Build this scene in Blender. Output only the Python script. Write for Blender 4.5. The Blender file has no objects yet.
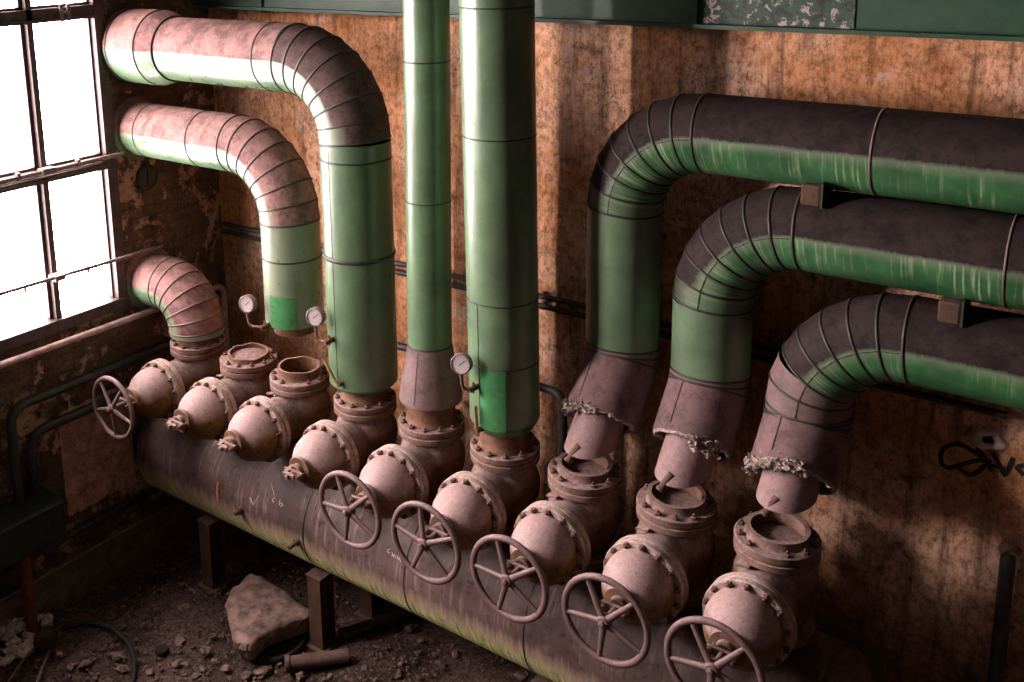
import bpy, bmesh, math, random
from mathutils import Vector, Matrix, noise as mnoise
random.seed(7)
R_ = random.Random(11)
PI = math.pi
sc = bpy.context.scene
COL = sc.collection

# ------------------------------------------------------------------ camera
CAM = Vector((7.5034, -6.0676, 3.8945))
YAW, PIT, ROL, FPX, CX, CY = -0.6738, 0.2066, -0.0263, 1032.8, 406.98, 143.59
fwd = Vector((math.sin(YAW)*math.cos(PIT), math.cos(YAW)*math.cos(PIT), -math.sin(PIT)))
rgt = Vector((math.cos(YAW), -math.sin(YAW), 0))
upv = rgt.cross(fwd)
r2 = rgt*math.cos(ROL)+upv*math.sin(ROL)
u2 = -rgt*math.sin(ROL)+upv*math.cos(ROL)
cd = bpy.data.cameras.new('camera'); cam = bpy.data.objects.new('camera', cd); COL.objects.link(cam)
m3 = Matrix((r2, u2, -fwd)).transposed()
cam.matrix_world = Matrix.Translation(CAM) @ m3.to_4x4()
cd.sensor_width = 36; cd.lens = FPX*36/1024
cd.shift_x = (512-CX)/1024; cd.shift_y = (CY-341)/1024
cd.clip_start = .05; cd.clip_end = 100
sc.camera = cam

def ray(px, py): return fwd + r2*((px-CX)/FPX) - u2*((py-CY)/FPX)
def hit(px, py, ax, c):
    """the point of the plane  axis = c  seen at a surveyed point of the photograph"""
    v = ray(px, py); return CAM + v*((c-CAM[ax])/v[ax])
def hit_drum(px, py, R, zc):
    v = ray(px, py); a = v.y**2+v.z**2; b = 2*(v.y*CAM.y+v.z*(CAM.z-zc)); c = CAM.y**2+(CAM.z-zc)**2-R*R
    t = (-b-math.sqrt(max(b*b-4*a*c, 0)))/(2*a); return CAM+v*t

# ------------------------------------------------------------------ scene measures
XV = [0, .7122, 1.3677, 2.1347, 2.8359, 3.5351, 4.2176, 4.9157, 5.6]
ZT, ZB, YW, RW = .036, -.277, -1.01, .279
ZF = -.302
FLOOR, XW, YB = -2.33, -.7, 1.0
HR, HZ = .5, -1.15

# ------------------------------------------------------------------ materials
class G:
    def __init__(s, name):
        s.m = bpy.data.materials.new(name); s.m.use_nodes = True
        s.t = s.m.node_tree; s.t.nodes.clear()
        s.out = s.t.nodes.new('ShaderNodeOutputMaterial')
        s.geo = s.n('ShaderNodeNewGeometry'); s.P = s.geo.outputs['Position']
        s.tc = s.n('ShaderNodeTexCoord'); s.UV = s.tc.outputs['UV']; s.OB = s.tc.outputs['Object']
        sp = s.n('ShaderNodeSeparateXYZ'); s.l(s.geo.outputs['Normal'], sp.inputs[0]); s.NX, s.NY, s.NZ = sp.outputs
        sp = s.n('ShaderNodeSeparateXYZ'); s.l(s.P, sp.inputs[0]); s.X, s.Y, s.Z = sp.outputs
    def n(s, t): return s.t.nodes.new(t)
    def l(s, a, b): s.t.links.new(a, b)
    def put(s, sock, v):
        if hasattr(v, 'is_linked') or isinstance(v, bpy.types.NodeSocket): s.l(v, sock)
        elif isinstance(v, (tuple, list)) and len(v) == 3 and sock.type == 'RGBA': sock.default_value = (*v, 1)
        else: sock.default_value = v
    def scale(s, v, k):
        n = s.n('ShaderNodeVectorMath'); n.operation = 'MULTIPLY'; s.l(v, n.inputs[0]); n.inputs[1].default_value = k; return n.outputs[0]
    def noise(s, sc_, det=5, rough=.6, vec=None, dist=0):
        n = s.n('ShaderNodeTexNoise'); n.inputs['Scale'].default_value = sc_; n.inputs['Detail'].default_value = det
        n.inputs['Roughness'].default_value = rough; n.inputs['Distortion'].default_value = dist
        s.l(vec or s.P, n.inputs['Vector']); return n.outputs['Fac']
    def voro(s, sc_, feat='F1', vec=None):
        n = s.n('ShaderNodeTexVoronoi'); n.feature = feat; n.inputs['Scale'].default_value = sc_
        s.l(vec or s.P, n.inputs['Vector']); return n.outputs['Distance']
    def mr(s, v, a, b, c=0., d=1.):
        n = s.n('ShaderNodeMapRange'); n.clamp = True; s.put(n.inputs[0], v)
        for i, q in enumerate((a, b, c, d)): n.inputs[i+1].default_value = q
        return n.outputs[0]
    def ma(s, op, a, b=0., clamp=False):
        n = s.n('ShaderNodeMath'); n.operation = op; n.use_clamp = clamp; s.put(n.inputs[0], a); s.put(n.inputs[1], b); return n.outputs[0]
    def mix(s, f, a, b):
        n = s.n('ShaderNodeMix'); n.data_type = 'RGBA'; s.put(n.inputs[0], f); s.put(n.inputs[6], a); s.put(n.inputs[7], b); return n.outputs[2]
    def bump(s, h, k=.3, d=.01, prev=None):
        n = s.n('ShaderNodeBump'); n.inputs['Strength'].default_value = k; n.inputs['Distance'].default_value = d
        s.l(h, n.inputs['Height'])
        if prev: s.l(prev, n.inputs['Normal'])
        return n.outputs[0]
    def done(s, col, rough=.6, nrm=None, metal=0., spec=.5):
        b = s.n('ShaderNodeBsdfPrincipled'); s.put(b.inputs['Base Color'], col); s.put(b.inputs['Roughness'], rough)
        s.put(b.inputs['Metallic'], metal); s.put(b.inputs['Specular IOR Level'], spec)
        if nrm: s.l(nrm, b.inputs['Normal'])
        s.l(b.outputs[0], s.out.inputs[0]); return s.m

def plain(name, col, rough=.7, metal=0., var=.35, sc_=20, bump=.15):
    g = G(name); f = g.noise(sc_)
    c = g.mix(g.mr(f, .3, .7), tuple(x*(1-var) for x in col), tuple(min(1, x*(1+var)) for x in col))
    return g.done(c, rough, g.bump(f, bump, .006), metal)

def green_pipe(name, green, dark, dust, dust2, t0=.02, t1=.16, ragged=.1, streak=.0, scuff=.3, rough=.36):
    """gloss green sheet jacket; dust and soot lie on whatever faces up"""
    g = G(name)
    n1 = g.noise(3.0, 6, .65); n2 = g.noise(38, 5, .7); n3 = g.noise(9, 6, .7)
    base = g.mix(g.mr(n1, .35, .65), dark, green)
    su = g.noise(1., 4, .6, g.scale(g.UV, (3.2, 44., 1)))
    sl = g.mr(su, .53, .66)
    sl = g.ma('MULTIPLY', sl, g.mr(g.noise(1.5, 4), .40, .58))
    base = g.mix(g.ma('MULTIPLY', sl, streak*.85), base, (.36, .44, .27))
    base = g.mix(g.ma('MULTIPLY', g.mr(n2, .62, .72), scuff), base, tuple(x*.25 for x in dark))
    base = g.mix(g.ma('MULTIPLY', g.mr(n3, .62, .75), .35), base, (.26, .22, .17))
    nz = g.ma('ADD', g.NZ, g.ma('MULTIPLY', g.ma('SUBTRACT', g.noise(6, 6, .7), .5), ragged*2))
    nz = g.ma('ADD', nz, g.ma('MULTIPLY', g.ma('SUBTRACT', su, .5), ragged*2.2*streak))
    dm = g.mr(nz, t0, t1)
    film = g.ma('MULTIPLY', g.mr(nz, t0-.22, t1), .4)
    base = g.mix(film, base, (.30, .27, .21))
    dcol = g.mix(g.mr(n3, .3, .7), dust2, dust)
    dcol = g.mix(g.ma('MULTIPLY', g.mr(g.noise(5, 7, .78), .47, .60), .75), dcol, tuple(x*.5 for x in dust2))
    dcol = g.mix(g.mr(n2, .55, .75), dcol, tuple(x*.45 for x in dust2))
    col = g.mix(dm, base, dcol)
    rg = g.ma('ADD', g.mr(dm, 0, 1, rough, .72), g.ma('MULTIPLY', g.ma('SUBTRACT', n3, .5), .3))
    h = g.ma('ADD', g.ma('MULTIPLY', n3, .7), g.ma('MULTIPLY', g.ma('MULTIPLY', n2, dm), .6))
    return g.done(col, rg, g.bump(h, .22, .012), 0., g.mr(dm, 0, 1, .55, .12))

def rusty(name, rust1, rust2, dust, dust2, t0=.0, t1=.3, amp=.25, rough=.8):
    """cast iron: orange rust where it hangs over, pinkish dust where it faces up"""
    g = G(name)
    n1 = g.noise(5, 6, .7); n2 = g.noise(26, 6, .7); n3 = g.noise(70, 3, .6)
    r = g.mix(g.mr(n1, .35, .62), rust1, rust2)
    r = g.mix(g.mr(n2, .52, .68), r, (.045, .022, .014))
    nz = g.ma('ADD', g.NZ, g.ma('MULTIPLY', g.ma('SUBTRACT', g.noise(7, 6, .65), .5), amp*2))
    nz = g.ma('ADD', nz, g.ma('MULTIPLY', g.NY, -.22))
    d = g.mix(g.mr(n2, .35, .65), dust2, dust)
    d = g.mix(g.mr(n3, .57, .70), d, tuple(x*.6 for x in dust2))
    d = g.mix(g.ma('MULTIPLY', g.mr(g.noise(130, 2, .5), .62, .7), .4), d, tuple(x*.3 for x in dust2))
    dm = g.mr(nz, t0, t1)
    h = g.ma('ADD', n2, g.ma('MULTIPLY', n3, .5))
    return g.done(g.mix(dm, r, d), rough, g.bump(h, .35, .008), 0., .3)

DUST, DUST2 = (.40, .235, .225), (.25, .135, .125)
MT = {}
MT['pipe_left'] = green_pipe('green jacket, pink dust', (.17, .27, .155), (.075, .145, .075), (.36, .20, .18), (.19, .10, .09), .0, .04, .035, .0, .4, .3)
MT['pipe_elbow'] = green_pipe('elbow gores in dark brown grime', (.17, .27, .155), (.075, .145, .075), (.13, .08, .072), (.075, .047, .042), .0, .06, .03, .0, .3, .36)  # upward faces coloured a darker brown than on the straight jacket
MT['pipe_mid'] = green_pipe('green jacket, speckled', (.07, .18, .075), (.025, .085, .032), (.25, .15, .14), (.16, .095, .09), .05, .16, .05, .0, .5, .33)
MT['pipe_right'] = green_pipe('green jacket, sooty', (.05, .165, .058), (.018, .07, .025), (.045, .030, .028), (.022, .015, .0145), .0, .10, .05, 1., .25, .36)
MT['pipe_upright'] = green_pipe('green upright jacket', (.10, .21, .10), (.03, .095, .038), (.20, .125, .12), (.12, .075, .072), .04, .14, .05, .0, .3, .34)
MT['dusty_jacket'] = green_pipe('sheet jacket under pink dust', (.15, .09, .085), (.10, .058, .055), (.24, .148, .145), (.16, .095, .092), -.3, .3, .1, .0, .3, .45)
MT['patch'] = green_pipe('bright green patch plate', (.075, .26, .095), (.04, .17, .06), DUST, DUST2, .3, .5, .05, .0, .2, .3)
MT['band'] = plain('dark seam band', (.045, .04, .035), .5, .3)
MT['iron'] = rusty('dusty rusted cast iron', (.17, .072, .022), (.07, .032, .014), (.33, .22, .20), (.16, .10, .085), .16, .62, .45)
MT['bonnet'] = rusty('dusty bonnet iron', (.24, .13, .042), (.13, .07, .026), (.40, .265, .25), (.29, .185, .17), .12, .42, .34, .62)  # ochre rust reaches higher, also painting top-lit shade on the dome's lower half
MT['flange'] = rusty('rusted flange', (.17, .078, .034), (.08, .036, .018), (.37, .25, .225), (.17, .105, .09), .0, .6, .5)
MT['bflange'] = rusty('pale dusty flange', (.24, .15, .09), (.14, .07, .04), (.50, .385, .345), (.27, .17, .14), -.40, .25, .7)
MT['bolt'] = rusty('bolt iron', (.12, .05, .03), (.06, .03, .02), (.26, .15, .13), (.12, .07, .06), .1, .6, .3)
MT['wheel'] = rusty('dusty painted handwheel', (.105, .062, .058), (.07, .042, .04), (.21, .13, .125), (.145, .088, .085), -.3, .5, .15, .48)
MT['pinkpipe'] = rusty('bare pipe in pink primer dust', (.26, .15, .14), (.19, .105, .10), (.31, .195, .185), (.23, .135, .13), -.4, .3, .15, .65)
MT['rustneck'] = rusty('rusty neck', (.19, .092, .045), (.11, .05, .026), (.36, .21, .17), (.2, .11, .08), .3, .8, .3)
MT['fray'] = plain('torn mineral lagging', (.33, .255, .225), .95, 0, .75, 70, .8)
MT['black'] = plain('dark opening', (.012, .010, .009), .9)
MT['steel'] = plain('dirty steel rod', (.20, .13, .12), .55, .2, .4, 30)
MT['wpipe'] = plain('pinkish painted wall pipe', (.50, .33, .31), .5, 0, .35, 12)
MT['dpipe'] = plain('dark wall pipe', (.035, .033, .028), .5, 0, .4, 12)
MT['brass'] = plain('dull brass', (.42, .27, .10), .4, .6, .3, 40)
MT['dial'] = plain('white dial', (.42, .36, .35), .4, 0, .05, 30, 0)
MT['rubber'] = plain('black rubber', (.015, .014, .013), .6)
MT['frame'] = plain('dark brown steel window bar', (.055, .032, .030), .5, .1, .5, 18, .3)
MT['rail'] = plain('red primed leg', (.16, .05, .03), .7)
MT['tank'] = plain('dark green tank', (.010, .017, .012), .6)
MT['stone'] = plain('dusty concrete', (.20, .125, .10), .9, 0, .65, 11, .9)
MT['rubble'] = plain('rubble', (.14, .09, .07), .95, 0, .7, 14, .5)
MT['paleru'] = plain('pale plaster rubble', (.68, .52, .48), .95, 0, .5, 16, .5)
MT['post'] = rusty('rusty post', (.10, .05, .03), (.06, .032, .02), (.15, .09, .07), (.09, .05, .04), .3, .8, .4)
MT['paint'] = plain('black spray paint', (.012, .010, .010), .6)
MT['chalk'] = plain('chalk', (.55, .45, .40), .9)
MT['rag'] = plain('orange paint fleck', (.62, .24, .12), .7)
MT['dirt_in'] = plain('packed dust', (.25, .155, .14), .95, 0, .5, 30, .7)

def glass_mat(name, k):
    g = G(name); e = g.n('ShaderNodeEmission')
    e.inputs[0].default_value = (1, .855, .85, 1); e.inputs[1].default_value = k
    g.l(e.outputs[0], g.out.inputs[0]); return g.m
MT['pane'] = glass_mat('frosted pane, open sky', 24.0)
MT['pane_sun'] = glass_mat('frosted pane, sunny side', 190.0)

def drum_mat():
    g = G('header drum, brown top and mossy flank')
    n1 = g.noise(2.2, 6, .65); n2 = g.noise(16, 6, .7); n3 = g.noise(60, 4, .6)
    st = g.noise(1., 4, .6, g.scale(g.UV, (5., 30., 1)))
    st2 = g.noise(1., 3, .6, g.scale(g.UV, (2.2, 13., 1)))
    brown = g.mix(g.mr(n1, .3, .7), (.05, .031, .028), (.15, .092, .084))
    brown = g.mix(g.mr(n2, .54, .70), brown, (.03, .021, .018))
    pale = g.ma('MULTIPLY', g.mr(st, .52, .66), g.mr(n1, .45, .6))
    brown = g.mix(g.ma('MULTIPLY', pale, .6), brown, (.40, .29, .25))
    moss = g.mix(g.mr(st, .36, .58), (.15, .25, .05), (.80, .76, .38))
    moss = g.mix(g.mr(n2, .55, .7), moss, (.10, .12, .04))
    a = g.ma('ADD', g.NZ, g.ma('MULTIPLY', g.ma('SUBTRACT', st, .5), .45))
    a = g.ma('ADD', a, g.ma('MULTIPLY', g.ma('SUBTRACT', st2, .5), .35))
    a = g.ma('ADD', a, g.ma('MULTIPLY', g.ma('SUBTRACT', n1, .5), .3))
    mm = g.mr(a, -.22, -.46)
    rim = g.ma('MULTIPLY', g.mr(a, .0, -.24), .6)
    col = g.mix(rim, brown, (.56, .40, .26)); col = g.mix(mm, col, moss)
    return g.done(col, g.mr(n2, .3, .7, .45, .75), g.bump(g.ma('ADD', n2, g.ma('MULTIPLY', n3, .5)), .3, .012), 0., .3)
MT['drum'] = drum_mat()

def wall_back_mat():
    g = G('orange limewashed plaster, stained')
    n0 = g.noise(.9, 5, .6); n1 = g.noise(2.6, 7, .7, None, .4); n2 = g.noise(11, 7, .75); n3 = g.noise(55, 4, .7)
    dr = g.noise(1., 5, .65, g.scale(g.P, (9., 9., .9)))
    c = g.mix(g.mr(n1, .32, .66), (.50, .195, .065), (.90, .45, .25))
    c = g.mix(g.mr(n0, .45, .62), c, (.95, .60, .42))
    gr = g.noise(26, 7, .85, g.scale(g.P, (1., 1., .5)))
    c = g.mix(g.ma('MULTIPLY', g.mr(gr, .48, .60), .7), c, (.19, .066, .016))
    c = g.mix(g.ma('MULTIPLY', g.mr(n2, .50, .66), .75), c, (.12, .048, .018))
    c = g.mix(g.ma('MULTIPLY', g.mr(dr, .52, .68), .7), c, (.085, .038, .018))
    c = g.mix(g.ma('MULTIPLY', g.mr(g.noise(4.2, 6, .7), .58, .68), .7), c, (.055, .032, .018))
    c = g.mix(g.ma('MULTIPLY', g.mr(n3, .60, .70), .8), c, (.05, .026, .014))
    chip = g.ma('MULTIPLY', g.mr(g.noise(3.4, 6, .6), .64, .67), g.mr(n2, .4, .5))
    c = g.mix(chip, c, (.60, .40, .33))
    # drum and valve shade, plus dirt, painted into the wall near the floor
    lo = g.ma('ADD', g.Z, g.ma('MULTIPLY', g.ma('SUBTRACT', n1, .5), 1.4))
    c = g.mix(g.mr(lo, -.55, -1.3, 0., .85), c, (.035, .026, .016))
    ck = g.voro(1.3, 'DISTANCE_TO_EDGE', g.ma('ADD', g.P, 0) if False else g.P)
    nv = g.n('ShaderNodeVectorMath'); nv.operation = 'ADD'
    nz = g.n('ShaderNodeTexNoise'); nz.inputs['Scale'].default_value = 3; nz.inputs['Detail'].default_value = 6
    g.l(g.P, nz.inputs['Vector']); g.l(g.P, nv.inputs[0]); g.l(nz.outputs['Color'], nv.inputs[1])
    ck = g.voro(.9, 'DISTANCE_TO_EDGE', nv.outputs[0])
    crack = g.ma('MULTIPLY', g.mr(ck, .006, .0), g.mr(n0, .40, .55))
    c = g.mix(g.ma('MULTIPLY', crack, .8), c, (.04, .02, .012))
    h = g.ma('ADD', g.ma('ADD', n2, g.ma('MULTIPLY', n3, .4)), g.ma('MULTIPLY', n1, 1.2))
    return g.done(c, .85, g.bump(h, .8, .025), 0., .2)
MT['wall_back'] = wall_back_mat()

def wall_left_mat():
    g = G('dark rubble masonry with plaster remains')
    br = g.n('ShaderNodeTexBrick'); cmb = g.n('ShaderNodeCombineXYZ')
    wob = g.ma('MULTIPLY', g.ma('SUBTRACT', g.noise(3.5, 5), .5), .14)
    g.l(g.ma('ADD', g.Y, wob), cmb.inputs[0]); g.l(g.ma('ADD', g.Z, wob), cmb.inputs[1]); g.l(cmb.outputs[0], br.inputs['Vector'])
    br.inputs['Scale'].default_value = 1.; br.inputs['Brick Width'].default_value = .30; br.inputs['Row Height'].default_value = .105
    br.inputs['Mortar Size'].default_value = .012; br.inputs['Mortar Smooth'].default_value = .4
    n1 = g.noise(2.2, 7, .7, None, .3); n2 = g.noise(9, 7, .75); n3 = g.noise(45, 4, .7)
    c = g.mix(g.mr(n2, .32, .68), (.05, .032, .024), (.32, .20, .14))
    c = g.mix(g.ma('MULTIPLY', br.outputs['Fac'], g.mr(n1, .4, .6, .0, .5)), c, (.03, .02, .015))
    c = g.mix(g.ma('MULTIPLY', g.mr(g.noise(4.5, 7, .75), .48, .60), .8), c, (.035, .024, .018))
    pl = g.mr(g.ma('ADD', n1, g.ma('MULTIPLY', g.ma('SUBTRACT', n2, .5), .5)), .54, .58)
    # the plastered bay under the window corner
    bay = g.ma('MULTIPLY', g.ma('MULTIPLY', g.mr(g.Y, -1.18, -1.12), g.mr(g.Y, -.33, -.37)), g.ma('MULTIPLY', g.mr(g.Z, -1.62, -1.5), g.mr(g.Z, -.42, -.52)))
    nb = g.ma('ADD', bay, g.ma('MULTIPLY', g.ma('SUBTRACT', n2, .5), .9))
    pl = g.ma('MAXIMUM', g.ma('MULTIPLY', pl, .8), g.mr(nb, .5, .6))
    pc = g.mix(g.mr(n2, .36, .64), (.34, .17, .095), (.80, .48, .35))
    pc = g.mix(g.mr(n3, .58, .7), pc, (.10, .05, .03))
    c = g.mix(pl, c, pc)
    h = g.ma('ADD', g.ma('ADD', g.ma('MULTIPLY', br.outputs['Fac'], g.ma('MULTIPLY', g.ma('SUBTRACT', 1., pl), -.35)), n2), g.ma('MULTIPLY', pl, .6))
    return g.done(c, .9, g.bump(h, .8, .035), 0., .2)
MT['wall_left'] = wall_left_mat()

def floor_mat():
    g = G('dirt floor')
    n1 = g.noise(1.6, 7, .7); n2 = g.noise(14, 7, .8); n3 = g.noise(60, 4, .8)
    c = g.mix(g.mr(n1, .35, .65), (.05, .03, .024), (.17, .105, .085))
    c = g.mix(g.mr(n2, .48, .66), c, (.03, .02, .016))
    c = g.mix(g.mr(n3, .56, .64), c, (.30, .20, .165))
    c = g.mix(g.mr(g.noise(34, 5, .8), .52, .60), c, (.022, .015, .012))
    return g.done(c, .95, g.bump(g.ma('ADD', n2, g.ma('MULTIPLY', n3, .5)), .9, .03), 0., .2)
MT['floor'] = floor_mat()

def beam_mat():
    g = G('green painted beam')
    n1 = g.noise(3, 6, .7); n2 = g.noise(20, 6, .75)
    c = g.mix(g.mr(n1, .35, .65), (.012, .05, .024), (.03, .085, .042))
    c = g.mix(g.ma('MULTIPLY', g.mr(n2, .55, .7), .6), c, (.02, .03, .02))
    return g.done(c, .5, g.bump(n2, .2, .01))
MT['beam'] = beam_mat()
def peel_mat():
    g = G('flaking paint')
    n1 = g.noise(13, 5, .6, None, .8); n2 = g.noise(30, 4, .7)
    f = g.mr(g.ma('ADD', n1, g.ma('MULTIPLY', g.ma('SUBTRACT', n2, .5), .35)), .565, .60)
    d = g.mr(n1, .40, .45)
    c = g.mix(d, (.02, .016, .014), (.03, .075, .04)); c = g.mix(f, c, (.55, .42, .43))
    return g.done(c, .6, g.bump(f, .5, .01))
MT['peel'] = peel_mat()
MT['dark_wall'] = plain('dark plain masonry', (.03, .022, .018), .9, 0, .4, 4)  # plain base colour, kept dark to limit bounced light
MT['ceil'] = plain('grimy ceiling', (.03, .024, .022), .9, 0, .3, 3)
MT['plinth'] = plain('concrete plinth', (.15, .11, .08), .9, 0, .5, 8, .5)

# ------------------------------------------------------------------ mesh builder
def frame_of(t):
    t = t.normalized(); a = Vector((0, 0, 1)) if abs(t.z) < .9 else Vector((0, 1, 0))
    u = a.cross(t).normalized(); return u, t.cross(u).normalized()

class MB:
    def __init__(s): s.v, s.f, s.sm, s.uv = [], [], [], []
    def add(s, vs, fs, smooth=True, uvs=None):
        o = len(s.v); s.v += [Vector(p) for p in vs]
        for i, f in enumerate(fs):
            s.f.append([o+k for k in f]); s.sm.append(smooth); s.uv.append(uvs[i] if uvs else None)
        return s
    def rings(s, rings, smooth=True, cap0=False, cap1=False, u0=None, closed=True):
        """rings: list of lists of points; u0: list of v coordinates"""
        n = len(rings[0]); vs = [p for r in rings for p in r]; fs = []; uvs = []
        for i in range(len(rings)-1):
            for k in range(n if closed else n-1):
                k2 = (k+1) % n
                fs.append((i*n+k, i*n+k2, (i+1)*n+k2, (i+1)*n+k))
                a, b = (u0[i], u0[i+1]) if u0 else (i, i+1)
                uvs.append(((k/n, a), ((k+1)/n, a), ((k+1)/n, b), (k/n, b)))
        s.add(vs, fs, smooth, uvs)
        if cap0: s.add(rings[0], [tuple(range(n))[::-1]], False)
        if cap1: s.add(rings[-1], [tuple(range(n))], False)
        return s
    def lathe(s, prof, o=(0, 0, 0), axis=(0, 0, 1), seg=40, sharp=True, cap=True):
        """prof: (radius, height along axis); every run of the profile is its own smooth strip when sharp"""
        o = Vector(o); t = Vector(axis).normalized(); u, w = frame_of(t)
        def ring(r, h): return [o+t*h+(u*math.cos(2*PI*k/seg)+w*math.sin(2*PI*k/seg))*r for k in range(seg)]
        rs = [ring(max(r, 1e-4), h) for r, h in prof]
        if sharp:
            for a, b in zip(rs, rs[1:]): s.rings([a, b])
        else: s.rings(rs)
        if cap:
            if prof[0][0] > 1e-3: s.add(rs[0], [tuple(range(seg))[::-1]], False)
            if prof[-1][0] > 1e-3: s.add(rs[-1], [tuple(range(seg))], False)
        return s
    def sweep(s, pts, rad, seg=40, sharp=None, cap0=False, cap1=False, jag=None, flip=False):
        """mitred tube; rad number or list; sharp: indices of joints with a hard edge; jag(k)->offset along axis at the first ring"""
        pts = [Vector(p) for p in pts]; n = len(pts)
        rad = rad if isinstance(rad, (list, tuple)) else [rad]*n
        T = [(pts[i+1]-pts[i]).normalized() for i in range(n-1)]
        u, w = frame_of(T[0]); rings = []; L = [0.]
        for i in range(n):
            if i and i < n-1:
                tin, tout = T[i-1], T[i]
                nrm = (tin+tout).normalized()
                q = tin.rotation_difference(tout)
            else:
                tin = T[0] if i == 0 else T[-1]; nrm = tin; q = None
            ring = []
            for k in range(seg):
                o = (u*math.cos(2*PI*k/seg)+w*math.sin(2*PI*k/seg))*rad[i]
                p = pts[i]+o-tin*(o.dot(nrm)/tin.dot(nrm))
                if i == 0 and jag: p += tin*jag(k/seg)
                ring.append(p)
            rings.append(ring)
            if q is not None: u = q @ u; w = q @ w
            if i: L.append(L[-1]+(pts[i]-pts[i-1]).length)
        sharp = set(sharp or [])
        run = [0]
        for i in range(1, n):
            run.append(i)
            if i in sharp or i == n-1:
                s.rings([rings[j] for j in run], True, False, False, [L[j] for j in run]); run = [i]
        if cap0: s.add(rings[0], [tuple(range(seg))[::-1]], False)
        if cap1: s.add(rings[-1], [tuple(range(seg))], False)
        return rings
    def tube(s, *a, **k): s.sweep(*a, **k); return s
    def loop(s, ring, r=.007, seg=6, out=0.):
        """thin closed tube along a ring of points"""
        n = len(ring); c = sum(ring, Vector())/n
        nn = (ring[n//4]-ring[0]).cross(ring[n//2]-ring[0]).normalized(); rr = []
        for p in ring:
            d = (p-c).normalized(); q = p+d*out
            rr.append([q+d*(r*math.cos(2*PI*k/seg))+nn*(r*1.6*math.sin(2*PI*k/seg)) for k in range(seg)])
        s.rings(rr+[rr[0]]); return s
    def box(s, c, d, rot=None, bev=0.):
        c = Vector(c); x, y, z = [q/2 for q in d]; M = rot or Matrix.Identity(3)
        if not bev:
            vs = [c+M @ Vector((i*x, j*y, k*z)) for k in (-1, 1) for j in (-1, 1) for i in (-1, 1)]
            return s.add(vs, [(0, 2, 3, 1), (4, 5, 7, 6), (0, 1, 5, 4), (2, 6, 7, 3), (0, 4, 6, 2), (1, 3, 7, 5)], False)
        bm = bmesh.new(); bmesh.ops.create_cube(bm, size=1)
        for v in bm.verts: v.co = Vector((v.co.x*2*x, v.co.y*2*y, v.co.z*2*z))
        bmesh.ops.bevel(bm, geom=bm.edges[:], offset=bev, segments=2, affect='EDGES', profile=.5)
        bm.verts.index_update()
        s.add([c+M @ v.co for v in bm.verts], [[v.index for v in f.verts] for f in bm.faces], False); bm.free(); return s
    def bar(s, a, b, w, h, up=(0, 0, 1)):
        a, b = Vector(a), Vector(b); t = (b-a); L = t.length; t.normalize()
        x = Vector(up).cross(t).normalized(); z = t.cross(x)
        return s.box((a+b)/2, (w, L, h), Matrix((x, t, z)).transposed())
    def blob(s, c, d, seed=0, amp=.25, sub=2, flat=False, fr=1.7):
        bm = bmesh.new(); bmesh.ops.create_icosphere(bm, subdivisions=sub, radius=1); c = Vector(c); o = Vector((seed*3.17, seed*1.3, seed*7.7))
        rz = Matrix.Rotation(seed*2.4, 3, 'Z')
        for v in bm.verts:
            k = 1+amp*mnoise.noise(v.co*fr+o)*1.6
            v.co = rz @ Vector((v.co.x*k*d[0], v.co.y*k*d[1], v.co.z*k*d[2]))
        bm.verts.index_update()
        s.add([c+v.co for v in bm.verts], [[v.index for v in f.verts] for f in bm.faces], not flat); bm.free(); return s
    def mesh(s, name, mat, origin=(0, 0, 0)):
        me = bpy.data.meshes.new(name); O = Vector(origin)
        me.from_pydata([tuple(p-O) for p in s.v], [], s.f); me.update()
        uv = me.uv_layers.new(name='UVMap')
        for p, sm, u in zip(me.polygons, s.sm, s.uv):
            p.use_smooth = sm
            if u:
                for li, q in zip(p.loop_indices, u): uv.data[li].uv = q
        bm = bmesh.new(); bm.from_mesh(me)
        bmesh.ops.remove_doubles(bm, verts=bm.verts[:], dist=1e-6) if False else None
        bmesh.ops.recalc_face_normals(bm, faces=bm.faces[:]); bm.to_mesh(me); bm.free()
        if mat: me.materials.append(MT[mat])
        return me
    def build(s, name, mat, parent=None, origin=None, label=None):
        O = Vector(origin) if origin is not None else (ORG[parent] if parent else Vector())
        return link(name, s.mesh(name, mat, O), parent, O if parent is None else None, O, label)

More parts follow.
